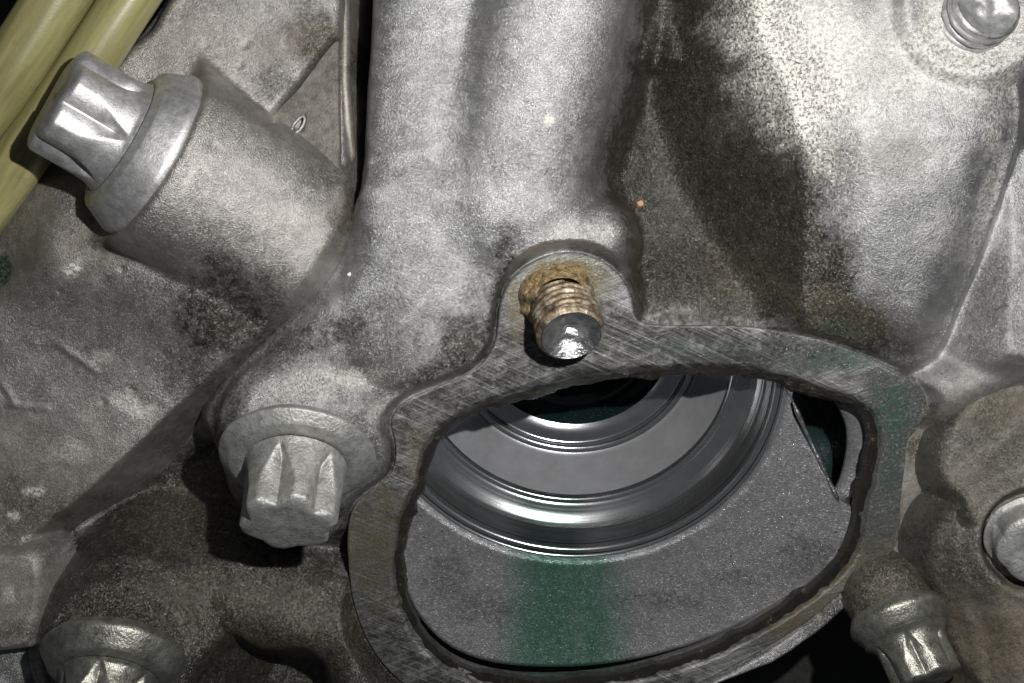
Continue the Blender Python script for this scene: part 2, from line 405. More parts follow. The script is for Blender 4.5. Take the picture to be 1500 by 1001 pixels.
# low rib and the boss of the lower left bolt
d, t = seg(X, Y, W(120, 900, -40), W(330, 893, -40)); h1 = -52-0.0075*d*d
d, t = seg(X, Y, W(330, 893, -40), W(500, 930, -60)); h2 = -56-0.010*d*d
d, t = seg(X, Y, W(500, 930, -60), W(560, 1130, -90)); h3 = -70-0.014*d*d
q = W(168, 962, -20); d = np.hypot(X-q[0], Y-q[1]); h4 = -18-30*sm(104, 140, d)-np.clip(d-140, 0, 999)*2
H = smax(H, smax(smax(h1, h2, 10), smax(h3, h4, 14), 12), 14)
lowc = sdfc(X, Y, polyW([(-300,900),(52,930),(66,1000),(90,1300),(-300,1300)], -80)); H = smax(H, np.where(lowc > 0, -72-14*(1-sm(0, 20, lowc))**2, -86+lowc*3)+5*fbm(X, Y, 30, 4, 3.9), 8)
cut = polyW([(285,1010),(340,925),(380,955),(470,965),(480,1200),(260,1200)], -90)
H = H-45*sm(-8, 26, sdfc(X, Y, crom(cut, 4)))
# gentle unevenness of the sand casting
H = H+9*fbm(X, Y, 95, 3, 3.1)+1.5*fbm(X, Y, 26, 3, 8.4)+0.45*fbm(X, Y, 9, 2, 1.4)
H = blur(H, 1.1)
# clearance under and beside the flange
out = -dO
lim = np.where(out > 0, Fp-10+np.clip(out-3, 0, 999)*5.0, Fp-10)
H = smin(H, lim, 5)
# gap at lower right, behind the small bolt
gap = polyW([(1392,880),(1372,845),(1348,828),(1322,846),(1290,850),(1262,885),(1215,930),(1140,985),(1000,1060),(1000,1260),(1440,1260),(1425,1010)], -90)
dG = sdfc(X, Y, crom(gap, 3))
H = H-300*sm(-6, 34, dG)
# black gap left of the column, above the parting line
PL = [(-300,1120),(-60,870),(60,768),(120,722),(182,665),(240,612),(310,552),(382,492),(430,452),(468,412),(500,362),(520,318),(530,262),(532,200),(538,100),(546,0),(548,-300)]
PLW = crom(polyW(PL, lambda p: -10 if p[1] > 300 else 70), 4, closed=False)
left_poly = np.vstack([PLW, [[-800, -400], [-800, 1200]]])
dL = sdfc(X, Y, left_poly, 3)
H = H-6*np.exp(-((dL+4)/5)**2)*(Y > 300)
H = np.where(dL > -3, H-(dL+3)*3.5, H)
m.H = H
m.keep = (H > -330) & (sdfc(X, Y, FIW) < -9) & (dL < 60)
# stains with some painted light and shade: oil 0, brown 1, pale corrosion 2, green 3
B = m.blob
def region(ch, pts, h, k, soft, seed, wob=26):
    d = sdfc(m.X, m.Y, crom(polyW(pts, h), 4)); v = d+wob*2.4*fbm(m.X, m.Y, 55, 5, seed)
    m.dirt[..., ch] = np.maximum(m.dirt[..., ch], k*sm(-soft, soft, v)*(0.95+0.6*np.clip(fbm(m.X, m.Y, 34, 5, seed+4)+0.2, 0, 1)))
region(0, [(900,-200),(1080,-200),(1086,0),(1125,130),(1168,250),(1190,385),(1240,450),(1340,520),(1200,500),(1080,470),(950,462),(926,436),(885,330),(880,240),(905,150),(925,0)], -60, 1.3, 40, 3.0)  # oily recess floor, with the box wall's shade painted in
region(1, [(925,250),(1040,280),(1150,400),(1240,470),(1160,470),(950,455),(915,360)], -60, 0.12, 30, 9.0)
region(0, [(100,760),(180,690),(300,650),(330,730),(400,815),(520,790),(520,900),(600,1000),(560,1200),(80,1200),(60,900)], -60, 1.2, 34, 6.0)  # grime plus painted shade: the pit and the falloff of light at lower left
ln = np.exp(-((-dO-4)/5.5)**2)*sm(-0.12, 0.08, fbm(m.X, m.Y, 40, 4, 12.0)); m.dirt[..., 0] = np.maximum(m.dirt[..., 0], 1.0*ln)  # thin dark line round the flange: the groove's shade painted in
for a in [(430,760,120,60,0,1.0),(330,600,40,90,-10,0.8),(600,640,26,60,0,1.0),(735,430,22,80,10,1.0),(650,540,90,22,-28,1.0),(1060,400,130,70,25,1.4),(1010,60,70,120,0,0.75),(1180,440,70,38,25,1.0),(1270,490,80,26,22,0.9),
          (870,110,16,60,12,0.45),(1165,140,28,90,-12,0.8),(700,500,62,70,40,1.0),(560,520,120,50,-20,0.6),(330,470,50,30,0,0.3),(560,460,55,35,-30,0.55),(480,490,110,26,-10,0.85),(400,520,70,30,-20,0.6),
          (560,600,40,60,0,0.75),(545,680,40,70,0,0.7),(320,640,60,34,-20,1.0),(240,740,150,95,0,1.05),(400,820,150,80,0,1.1),(520,880,60,120,0,1.05),
          (70,850,45,120,0,1.0),(260,870,260,80,0,1.0),(440,920,190,90,10,1.0),(130,900,90,90,0,0.9),(320,985,180,60,0,0.95),(150,980,170,90,0,0.55),(930,450,40,20,20,1.0),  # lower-left blobs here deepen the painted shade
          (1000,465,120,14,0,1.0),(880,330,40,40,0,0.5),(1345,655,20,18,0,1.0),(1240,890,70,60,-30,0.8),(700,440,30,60,30,0.5),(668,90,26,110,26,0.28),(590,205,90,20,-8,0.30),(700,250,60,40,0,0.25),(780,240,50,30,0,0.2),(865,130,14,60,8,0.5),(660,270,70,50,0,0.25),(590,380,60,60,0,0.22),  # diagonal and level bands on the column are its valley shade, painted
          (1455,440,20,60,8,0.45),(1350,900,90,80,0,1.0)]:
    B(0, *a)
for a in [(1090,400,70,50,30,0.3),(1240,460,70,30,20,0.6),(1365,700,55,160,0,0.75),(1450,560,70,40,0,0.4),(1300,840,60,40,0,0.8),(250,750,60,40,0,0.3),(330,880,150,40,0,0.35),(450,930,110,50,0,0.4),(1310,215,40,30,0,0.35),(1240,80,90,60,0,0.2),(1300,30,120,40,0,.2),(520,540,60,30,0,0.25)]:
    B(1, *a)
for a in [(1120,30,44,100,-18,1.2),(1150,110,30,110,-22,1.1),(1190,80,56,100,-20,1.0),(1230,60,40,50,0,0.8),(1190,170,28,60,-20,0.7),(1215,130,40,40,0,0.6),(1420,70,120,70,0,0.75),(1290,110,110,80,0,0.45),(1330,230,80,40,0,0.25),(1260,200,40,60,0,0.3),(1460,170,20,50,8,0.6),
          (1450,280,16,70,8,0.5),(1420,350,60,40,0,0.25),(805,176,7,7,0,0.9),(470,560,90,22,-8,0.5),(600,590,70,18,-25,0.35),(860,340,60,12,0,0.3),(850,40,50,60,0,0.12)]:  # the flat streak over the stud boss is a painted highlight
    B(2, *a)
B(0, 1098, 200, 58, 260, -17, 0.8, 0.22, 60, 0.3)  # left wall of the box: oil with the shade of its turned-away side painted in
B(3, 1240, 480, 30, 10, 10, 0.3)
hous = thing('engine_housing', V3(850, 500, 0), 'large sand-cast grey aluminium engine housing with column, oval machined flange and open cavity', 'engine housing')
m.build('cast_body', M_cast, hous)

# ------------------------------------------------------------------ flange: a machined oval band with a chamfered inner edge
def band(name, outer, rows, mat, parent, n=420):
    """outer: closed curve; rows: (0..1 between outer and inner, dz)"""
    pass
def resample(c, n):
    c2 = np.vstack([c, c[:1]]); L = np.r_[0, np.cumsum(np.hypot(*np.diff(c2, axis=0).T))]
    s = np.linspace(0, L[-1], n, endpoint=False)
    return np.stack([np.interp(s, L, c2[:, 0]), np.interp(s, L, c2[:, 1])], -1)
NB = 700
inn = resample(FIW, NB)
c0 = inn.mean(0)
def normals(c):
    t = np.roll(c, -2, 0)-np.roll(c, 2, 0); nn = np.stack([t[:, 1], -t[:, 0]], -1); nn /= np.hypot(*nn.T)[:, None]
    s = np.sign(((c-c.mean(0))*nn).sum(1).mean()); return nn*s
ni = normals(inn)
for _ in range(6): ni = (ni+np.roll(ni, 1, 0)+np.roll(ni, -1, 0)); ni /= np.hypot(*ni.T)[:, None]
outd = resample(FOW, 2400)
# pair every inner point with an outer point keeping order (monotone nearest along the outline)
ang_i = inn+ni*1.0
pair = []; last = None
for k in range(NB):
    p = inn[k]; dd = np.hypot(outd[:, 0]-p[0], outd[:, 1]-p[1])
    dirn = (outd-p)/np.maximum(dd, 1e-6)[:, None]
    cost = dd*(1+2.0*(1-(dirn*ni[k]).sum(1)))
    if last is not None:
        off = (np.arange(2400)-last) % 2400
        cost = np.where((off <= 60), cost, 1e9)
    j = int(np.argmin(cost)); pair.append(j); last = j
pr = np.unwrap(np.array(pair)*2*np.pi/2400)
for _ in range(3): 
    ext = np.r_[pr[-6:]-2*np.pi*np.sign(pr[-1]-pr[0]), pr, pr[:6]+2*np.pi*np.sign(pr[-1]-pr[0])]
    pr = np.convolve(ext, np.ones(13)/13, 'valid')
jf = (pr*2400/(2*np.pi)) % 2400
j0 = np.floor(jf).astype(int) % 2400; fr = (jf-np.floor(jf))[:, None]
outp = outd[j0]*(1-fr)+outd[(j0+1) % 2400]*fr
FACE_IN = 11.0
inner_face = inn+ni*(FACE_IN+5*fbm(np.arange(NB)*6.0, np.zeros(NB), 30, 3)[:, None])
rows = []
nr = 22
no = normals(outp)
rows.append((outp, -90.0)); rows.append((outp, -4.0)); rows.append((outp+(inner_face-outp)*0.035, 0.0))
for k in range(1, nr): rows.append((outp+(inner_face-outp)*(0.035+0.935*k/nr), 0.0))
rows.append((inner_face, -0.8)); rows.append((inner_face-ni*2.5, -6)); rows.append((inner_face*0.35+inn*0.65, -15)); rows.append((inn, -18)); rows.append((inn-ni*1.5, -26)); rows.append((inn+ni*3, -60)); rows.append((inn+ni*14, -110))
vs = []; 
for c, dz in rows:
    z = F(c[:, 1])+dz
    vs.append(np.stack([(c[:, 0]-750)*U, (500-c[:, 1])*U, z*U], -1))
vs = np.vstack(vs); R = len(rows)
fc = [(r*NB+k, r*NB+(k+1) % NB, (r+1)*NB+(k+1) % NB, (r+1)*NB+k) for r in range(R-1) for k in range(NB)]
me = mesh('flange', vs, fc)
fx = vs[:, 0]/U+750; fy = 500-vs[:, 1]/U; rr = np.repeat(np.arange(R), NB)
dirt = np.zeros((len(vs), 4))
def fb(ch, px, py, rx, ry, k, rough=1.0):
    q = W(px, py, F(py)); r = np.hypot((fx-q[0])/rx, (fy-q[1])/ry)+rough*fbm(fx, fy, 24, 4, px*.01+ch)*1.4
    dirt[:, ch] = np.maximum(dirt[:, ch], k*(1-sm(0.6, 1.35, r)))
for a in [(720,530,140,80,.9),(980,510,230,60,1.25),(860,510,150,60,1.1),(640,590,150,90,1.1),(560,800,70,200,1.0),(760,480,60,60,.5),(1120,520,110,26,.5),(820,390,90,20,.3),(640,600,140,80,.8),(560,760,60,120,.75),(720,560,90,30,.5),(900,520,140,16,.35),(1040,520,120,12,.8),(560,900,90,120,.9),(700,1010,200,60,1),(900,1030,160,60,1),(590,650,50,60,.6),(950,515,60,20,.5),(1150,930,120,40,.6),(1270,800,50,60,.35)]: fb(0, *a)
for a in [(815,425,70,42,1.0),(775,455,30,40,.8),(545,800,50,90,.7),(1280,830,60,60,.6),(1200,900,90,60,.7),(620,680,30,80,.35)]: fb(1, *a)
for a in [(1310,590,60,60,1),(1290,700,50,140,.9),(1180,520,110,30,.55),(1300,650,50,60,1),(540,800,50,120,.4)]: fb(2, *a)
for a in [(1230,530,70,16,.35),(1310,610,28,40,.5),(1010,510,90,10,.2),(1310,690,16,40,.3)]: fb(3, *a)
dirt[rr >= R-6, 0] = 0.8; dirt[rr == 2, 0] *= 0.3; dirt[rr == 1, 0] *= 0.5
setattr_col(me, 'dirt', dirt)
fl = link('flange', me, M_flange, hous); fl['label'] = 'flat machined oval flange face with fine scratches and green-stained corner'
for e in me.edges: pass
# gasket residue: ragged black crust along the inner lip
vs = []; K = 9
for r in range(K):
    a = r/(K-1)
    kk = np.arange(NB)
    wv = 4+15*np.clip(0.5+2.2*fbm(kk*2.6, 0*kk, 60, 4, 5.0), 0.0, 1.4)
    lip = 26*np.clip(fbm(kk*2.6, 0*kk, 34, 5, 9.0)+0.02, 0, 1)
    dist = (FACE_IN-3+wv*0.25)*(1-a)-(4+lip)*a
    hh = -7-14*a+math.sin(a*math.pi)*(1+4*fbm(kk*3.1+r*2, 0*kk+r*4, 30, 4, 2.0)*2)+6*fbm(kk*3.0, 0*kk+r*9, 40, 5, 4.0)
    if r == 0: hh = hh*0-8
    if r == K-1: hh = hh-16
    c = inn+ni*dist[:, None]
    vs.append(np.stack([(c[:, 0]-750)*U, (500-c[:, 1])*U, (F(c[:, 1])+hh)*U], -1))
vs = np.vstack(vs)
fc = [(r*NB+k, r*NB+(k+1) % NB, (r+1)*NB+(k+1) % NB, (r+1)*NB+k) for r in range(K-1) for k in range(NB)]
g = link('gasket_residue', mesh('gasket_residue', vs, fc), M_gasket, hous); g['label'] = 'ragged black gasket remains along the inner lip of the flange'

# ------------------------------------------------------------------ inside of the opening: turned bore with polished rings
TB = math.radians(24)
bc = V3(838, 566, -95)                       # centre of the groove circle
ax = Vector((-0.06, -math.sin(TB), math.cos(TB))).normalized()   # bore axis, pointing out
e1 = ax.cross(Vector((0, 1, 0))).normalized()*-1
e1 = Vector((1, 0, 0)) - ax*ax.x; e1.normalize(); e2 = ax.cross(e1).normalized()
def lathe(name, prof, mat, parent, green=None, n=260, oil_shade=None, clip=None):
    vs = []; ss = []
    for r, s in prof:
        for k in range(n):
            a = 2*math.pi*k/n
            vs.append(bc+(e1*math.cos(a)+e2*math.sin(a))*r*U+ax*s*U)
    fc = [(i*n+k, i*n+(k+1) % n, (i+1)*n+(k+1) % n, (i+1)*n+k) for i in range(len(prof)-1) for k in range(n)]
    A = np.array([tuple(v) for v in vs]); din = sdf((A[:, 0]/U+750)[None], (500-A[:, 1]/U)[None], FIX0)[0]
    fc = [f for f in fc if max(din[i] for i in f) > -22]
    me = mesh(name, vs, fc)
    A = np.array([tuple(v) for v in vs]); x = A[:, 0]/U+750; y = 500-A[:, 1]/U
    d = np.zeros((len(vs), 4))
    if green: d[:, 3] = green(x, y)
    if oil_shade: d[:, 0] = oil_shade(x, y)
    setattr_col(me, 'dirt', d)
    return link(name, me, mat, parent)
cav = thing('turned_bore', bc, 'round turned metal bore with polished stepped rings and a painted green reflection inside the flange opening', 'bore')
def green_reflection(x, y):  # soft green reflection on the wall, painted in as colour
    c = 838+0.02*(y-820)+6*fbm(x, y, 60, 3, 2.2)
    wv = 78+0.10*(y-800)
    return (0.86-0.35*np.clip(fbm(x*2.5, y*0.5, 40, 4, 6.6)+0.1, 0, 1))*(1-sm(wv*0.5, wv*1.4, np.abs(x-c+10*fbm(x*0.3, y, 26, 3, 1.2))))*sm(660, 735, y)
def oilin(x, y):
    v = 0
    for px, py, rx, ry in ((1000,940,70,18),(1130,890,60,16),(1230,850,40,50),(700,960,60,30),(960,930,14,8),(640,900,40,50)):
        v = np.maximum(v, 0.45*(1-sm(0.4, 1.3, np.hypot((x-px)/rx, (y-py)/ry)+fbm(x, y, 14, 3, px*.01)*1.5)))
    return v
GR = random.Random(5)
def arc(r0, s0, r1, s1, bulge, k=6):
    o = []
    for i in range(k+1):
        t = i/k; nx, ny = (s1-s0), -(r1-r0); L = math.hypot(nx, ny); b = math.sin(t*math.pi)*bulge
        b += GR.uniform(-1, 1)*(0.22 if 0 < i < k else 0)
        o.append((r0+(r1-r0)*t+nx/L*b, s0+(s1-s0)*t+ny/L*b))
    return o
# edge of the side opening: the wall is cut away at upper right
cutp = np.array([W(1143,560,-100), W(1160,610,-100), W(1190,660,-100), W(1236,738,-100), W(1400,700,-100), W(1400,400,-100), W(1143,400,-100)])
def in_cut(c):
    x = c[0]/U+750; y = 500-c[1]/U
    return bool(sdf(np.array([[x]]), np.array([[y]]), cutp)[0, 0] > 0)
wall_prof = []
for i in range(40):
    t = i/39; r = 640-(640-338)*t; s = 70*(1-t)**1.3
    wall_prof.append((r, s))
wall_prof += [(334, -1), (331, -5), (329, -9)]
def wall_s(r): return 70*max(0.0, (r-338)/302)**1.3
FIX = resample(FIW, 240); FIX0 = FIX; FIX = FIX+(lambda q: q/np.hypot(*q.T)[:, None])(FIX-FIX.mean(0))*13
def wall():
    n = 720; vs = []; K_ = 30
    def P3(a, r, s): return bc+(e1*math.cos(a)+e2*math.sin(a))*r*U+ax*s*U
    line = (cutp[0], cutp[3]); rs_ = np.linspace(338, 640, 76)
    grid = [[P3(2*math.pi*k/n, r, wall_s(r)) for r in rs_] for k in range(n)]
    A = np.array([[tuple(v) for v in g] for g in grid]); gx = A[..., 0]/U+750; gy = 500-A[..., 1]/U
    din = sdf(gx, gy, FIX); dc = -sdf(gx, gy, cutp); dd = np.minimum(din, dc)
    rout = []
    for k in range(n):
        neg = np.nonzero(dd[k] < 0)[0]
        if len(neg) == 0: rout.append(rs_[-1]); continue
        i = neg[0]
        if i == 0: rout.append(339.0); continue
        t = dd[k, i-1]/(dd[k, i-1]-dd[k, i]); rout.append(rs_[i-1]+t*(rs_[i]-rs_[i-1]))
    for r, s in ((329, -9), (331, -5), (334, -1)): vs += [P3(2*math.pi*k/n, r, s) for k in range(n)]
    for i in range(K_+1): vs += [P3(2*math.pi*k/n, 338+(rout[k]-338)*i/K_, wall_s(338+(rout[k]-338)*i/K_)) for k in range(n)]
    for rr_, ds in ((0, -6), (0, -40)): vs += [P3(2*math.pi*k/n, rout[k]+1, wall_s(rout[k])+ds) for k in range(n)]
    M = len(vs)//n
    fc = [(i*n+k, i*n+(k+1) % n, (i+1)*n+(k+1) % n, (i+1)*n+k) for i in range(M-1) for k in range(n)]
    dn = sdf(np.array([v.x/U+750 for v in vs])[None], np.array([500-v.y/U for v in vs])[None], FIX0)[0]
    fc = [f for f in fc if max(dn[i] for i in f) > -18]
    me = mesh('bore_wall', vs, fc); B_ = np.array([tuple(v) for v in vs]); x = B_[:, 0]/U+750; y = 500-B_[:, 1]/U
    d = np.zeros((len(vs), 4)); d[:, 3] = green_reflection(x, y); d[:, 0] = oilin(x, y)
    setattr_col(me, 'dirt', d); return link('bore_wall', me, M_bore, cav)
wall()
def passage_wall():
    edge = crom([W(*p, -100) for p in ((1205,560),(1228,592),(1246,625),(1252,660),(1250,700),(1243,725),(1234,742),(1232,770))], 6, closed=False)
    far = edge+np.array([[34.0, 0]])
    zed = lambda y: -0.42*max(0, y-600)
    vs = []; rw = [(1.6, -260), (0.25, -124), (0, -114), (0.05, -108), (0.3, -101), (1, -92)]
    for t, z in rw: vs += [(((a[0]+(b[0]-a[0])*t)-750)*U, (500-(a[1]+(b[1]-a[1])*t))*U, (z+zed(a[1]))*U) for a, b in zip(edge, far)]
    n = len(edge); fc = [(i*n+k, i*n+k+1, (i+1)*n+k+1, (i+1)*n+k) for i in range(len(rw)-1) for k in range(n-1)]
    me = mesh('passage_wall', vs, fc); setattr_col(me, 'dirt', np.zeros((len(vs), 4))); link('passage_wall', me, M_bore, cav)
passage_wall()
# polished bands, groove first
bands = [arc(329, -9, 325, -15, -2, 5), arc(324, -16, 314, -25, 3, 10)+[(313, -27)], arc(312, -27, 270, -82, -11, 34)+[(268, -84)], arc(269, -84, 258, -96, 4, 8)]
for i, b in enumerate(bands):
    lathe('polished_ring', b, M_ring, cav, green=lambda x, y: 0.6*(1-sm(30, 85, np.abs(x-815)))*sm(600, 700, y))  # green reflection in the rings, painted as colour
lathe('disc_face', [(258, -96), (256, -100)]+[(256-38*k/10, -100-68*(k/10)**0.9) for k in range(1, 11)]+[(214, -170)], M_disc, cav)
lathe('polished_ring', arc(214, -166, 203, -180, 5)+arc(203, -181, 170, -190, 3), M_ring, cav)
lathe('inner_cavity', [(170, -190), (169, -196), (167, -230), (165, -300), (60, -330), (1, -335)], M_dark, cav, green=lambda x, y: 0*x+0.05)  # faint teal reflection painted into the hole
# side passage seen through the cut corner: a dark chamber and its shining edge
def slab(name, pts, h0, h1, mat, parent, hf=None):
    n = len(pts); c = [W(p[0], p[1], h0) for p in pts]
    v = [((q[0]-750)*U, (500-q[1])*U, h0*U) for q in c]+[((q[0]-750)*U, (500-q[1])*U, h1*U) for q in c]
    f = [tuple(range(n))]+[(i, n+i, n+(i+1) % n, (i+1) % n) for i in range(n)]
    return link(name, mesh(name, v, f, False), mat, parent)
def rod(name, pts, r, mat, parent=None, n=10, taper=None, jag=0):
    """tube through 3D points"""
    vs = []; P = [Vector(p) for p in pts]
    for i, p in enumerate(P):
        t = (P[min(i+1, len(P)-1)]-P[max(i-1, 0)]).normalized()
        a = t.cross(Vector((0, 0, 1)));  a = a.normalized() if a.length > 1e-4 else Vector((1, 0, 0)); b = t.cross(a)
        rr_ = (r[i] if isinstance(r, (list, tuple)) else r)*(1+jag*random.uniform(-1, 1))
        for k in range(n):
            q = 2*math.pi*k/n; vs.append(p+(a*math.cos(q)+b*math.sin(q))*rr_)
    fc = [(i*n+k, i*n+(k+1) % n, (i+1)*n+(k+1) % n, (i+1)*n+k) for i in range(len(P)-1) for k in range(n)]
    fc += [tuple(reversed(range(n))), tuple((len(P)-1)*n+k for k in range(n))]
    return link(name, mesh(name, vs, fc), mat, parent)
random.seed(4)
E0 = Vector(((cutp[0][0]-750)*U, (500-cutp[0][1])*U, 0)); E1 = Vector(((cutp[3][0]-750)*U, (500-cutp[3][1])*U, 0))
pts = []
for i in range(26):
    p = E0.lerp(E1, i/25)
    # solve for z: radial distance r from the axis and height s along it fit the cone
    lo, hi = -4.0, 3.0
    def g(z):
        v = Vector((p.x, p.y, z))-bc; s = v.dot(ax); r = (v-ax*s).length/U
        sp_ = wall_s(r)
        return s/U-sp_
    for _ in range(40):
        mid = (lo+hi)/2
        if g(mid) > 0: hi = mid
        else: lo = mid
    pts.append((p.x, p.y, (lo+hi)/2-0.01))
rod('cut_edge', pts, 0.030, M_tip, cav, 8, jag=0.45)
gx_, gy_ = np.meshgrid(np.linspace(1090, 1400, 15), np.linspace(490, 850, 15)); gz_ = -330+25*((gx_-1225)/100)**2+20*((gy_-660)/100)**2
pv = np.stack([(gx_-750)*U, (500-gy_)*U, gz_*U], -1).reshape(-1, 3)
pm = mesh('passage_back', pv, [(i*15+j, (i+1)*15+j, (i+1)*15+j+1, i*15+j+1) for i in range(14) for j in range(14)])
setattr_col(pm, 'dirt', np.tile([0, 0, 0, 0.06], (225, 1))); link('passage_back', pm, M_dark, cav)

# ------------------------------------------------------------------ backdrop far below, its black colour standing for unlit depth
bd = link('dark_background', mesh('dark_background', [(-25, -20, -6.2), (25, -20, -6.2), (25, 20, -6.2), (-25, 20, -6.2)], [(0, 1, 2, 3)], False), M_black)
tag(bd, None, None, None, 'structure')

# ------------------------------------------------------------------ left casting
L = HF(-300, 640, -260, 1150, 2.6); X, Y = L.X, L.Y
H = 20-0.115*np.clip(Y-350, 0, 900)-0.05*np.clip(300-X, 0, 400)+0*X
d, t = seg(X, Y, W(110, 350, 60), W(380, 440, 0)); H = H+62*np.exp(-(d/105)**2)*sm(-0.1, 0.15, 1-t)
# barrel whose end carries the upper left bolt
bq = W(224, 228, 92); th_ = math.radians(57); R0 = 134
along = (X-bq[0])*0.857+(Y-bq[1])*0.515; across = -(X-bq[0])*0.515+(Y-bq[1])*0.857
zc = 92-along/math.tan(th_)
uu = np.clip(np.abs(across)/R0, 0, 1)
cyl = zc+R0*np.sqrt(1-uu*uu*0.9995)/math.sin(th_)-np.clip(np.abs(across)-R0, 0, 999)*3
face = 92+along*math.tan(th_)
cyl = smin(cyl, face-1, 18)
cyl = smin(cyl, 150+2.2*(300-along), 40)
H = smax(H, cyl, 34)
# plate behind
pl = polyW([(168,140),(172,92),(252,-4),(300,-260),(520,-260),(500,-10),(500,55),(470,95),(395,182),(350,190),(300,240),(200,300)], 30)
dq = sdfc(X, Y, crom(pl, 3))
H = smax(H, np.where(dq > 0, 44-6*(1-sm(0, 14, dq)), 28+dq*2.2), 10)
# outline of the casting
PLL = [(p[0]-3, p[1]) for p in PL[:12]]
outl = np.array([*[W(p[0], p[1], 0) for p in PLL], W(505, 215, 10), W(498, 50, 30), W(505, 0, 30), W(515, -300, 30), W(258, -300, 20), W(250, -10, 20), W(172, 90, 20), W(120, 180, 10), W(60, 245, 0), W(0, 315, 0), W(-350, 700, 0), W(-350, 1250, 0)])
do = sdfc(X, Y, outl, 3)
# ribs and flash lines
d, t = seg(X, Y, W(-10, 470, 0), W(100, 385, 20)); H = H+12*np.exp(-(d/34)**2)
for a, b in (((85,505),(138,542)), ((0,592),(62,600)), ((-5,565),(12,592))):
    d, t = seg(X, Y, W(*a, 0), W(*b, 0)); H = H+2.8*np.exp(-(d/4.5)**2)
d, t = seg(X, Y, W(172,668,-40), W(300,570,-20)); H = H-1.5*np.exp(-(d/3)**2)
d, t = seg(X, Y, W(398, 186, 30), W(494, 66, 30)); H = H-50*np.exp(-(d/7)**4)
H = H+7*fbm(X, Y, 80, 3, 6.1)+1.3*fbm(X, Y, 22, 3, 2.4)+0.5*fbm(X, Y, 8, 2, 4.4)
# pits
for k in range(26):
    q = W(rng.uniform(0, 480), rng.uniform(20, 640), 20); r = rng.uniform(2, 4.5); H = H-5*np.exp(-((X-q[0])**2+(Y-q[1])**2)/(r*r))
H = blur(H, 0.9)
H = np.where(do < 5, H-np.clip(5-do, 0, 60)*0.5-np.clip(-do, 0, 300)*5, H)
L.H = H; L.keep = (H > -300) & (do > -60)
for a in [(330,450,85,80,0,1.0),(400,500,60,30,-40,0.9),(285,540,46,50,0,0.75),(380,470,60,40,-40,0.8),(470,70,55,50,-40,0.85),(400,120,34,24,0,0.6),(250,650,34,20,-30,.35),(478,250,30,60,20,0.6),(345,150,40,14,40,0.5),(160,310,60,36,-50,0.55),(235,740,90,60,0,1.0),(40,760,60,60,0,0.5),(510,320,20,60,20,0.9),(205,255,160,14,-57,0.3)]:  # the dark beside the bracket is shade of the gap, painted in
    L.blob(0, *a)
for a in [(440,60,60,40,0,0.65),(130,350,70,40,-50,0.5),(60,700,120,120,0,0.35),(60,260,60,40,0,0.2),(280,90,60,40,0,0.2),(500,320,20,40,0,0.6)]:
    L.blob(1, *a)
for a in [(190,595,26,14,20,0.8),(222,600,12,8,0,0.7),(50,720,16,9,0,0.9),(20,755,10,8,0,0.9),(100,660,24,16,0,0.5),(45,790,14,6,0,0.6),(105,395,16,10,-30,0.9),(150,525,14,10,0,0.5),(440,360,50,50,0,0.2),(335,60,60,40,0,0.25),(120,660,20,14,0,.5),(165,585,14,7,0,.6),(272,268,3,22,32,0.6)]:
    L.blob(2, *a, size=10)
L.blob(3, 5, 395, 16, 22, 0, 1.0, 0.4, 22, 0.15)
lc = thing('bolted_casting', V3(250, 400, 40), 'pale grey rough casting with a round barrel filling the left side under the upper bolt', 'casting')
L.build('cast_body', M_left, lc)

# ------------------------------------------------------------------ bracket plate with slot
br = thing('bracket_plate', V3(450, 160, 20), 'flat brown-grey triangular bracket plate with a small oval slot beside the black gap', 'bracket')
def plate_with_hole():
    outer = crom([(392,184),(440,128),(492,62),(497,90),(498,160),(499,235),(492,252),(470,238),(430,205)], 5)
    c = W(438, 184, 26); n = len(outer); O = np.array([W(p[0], p[1], 26) for p in outer])
    hole = []
    for p in O:
        a = math.atan2(p[1]-c[1], p[0]-c[0]); a0 = math.radians(-55)
        hx, hy = math.cos(a-a0)*14, math.sin(a-a0)*6.0
        hole.append((c[0]+hx*math.cos(a0)-hy*math.sin(a0), c[1]+hx*math.sin(a0)+hy*math.cos(a0)))
    hole = np.array(hole)
    z = lambda p: 30+0.05*(p[0]-440)
    rowsP = [(O, -40), (O, -2), (O+(hole-O)*0.03, 0), (O+(hole-O)*0.5, 0), (O+(hole-O)*0.93, 0), (hole, -2), (hole, -12)]
    vs = [((p[0]-750)*U, (500-p[1])*U, (z(p)+dz)*U) for c_, dz in rowsP for p in c_]
    fc = [(r*n+k, r*n+(k+1) % n, (r+1)*n+(k+1) % n, (r+1)*n+k) for r in range(len(rowsP)-1) for k in range(n)]
    link('plate', mesh('plate', vs, fc, False), M_plate, br)
    rim = [Vector(((p[0]-750)*U, (500-p[1])*U, (z(p)+1)*U)) for p in hole[::2]]; rim.append(rim[0])
    rod('slot_rim', rim, 0.022, M_boltold, br, 8)
    vs = [((p[0]-750)*U, (500-p[1])*U, (z(p)-12)*U) for p in hole]
    link('slot_bottom', mesh('slot_bottom', vs, [tuple(range(n))], False), M_boltdark, br)
plate_with_hole()
# strut running behind, down the edge of the gap
st_ = thing('support_strut', V3(510, 120, 0), 'narrow dirty grey metal strut edging the black gap left of the column', 'strut')
rod('strut_body', [V3(500, -60, 10), V3(503, 0, 10), V3(505, 60, 8), V3(504, 120, 5), V3(508, 180, 0), V3(515, 225, -10), V3(505, 262, -25)], [0.12, 0.11, 0.09, 0.10, 0.10, 0.07, 0.05], M_plate, st_, 12, jag=0.06)

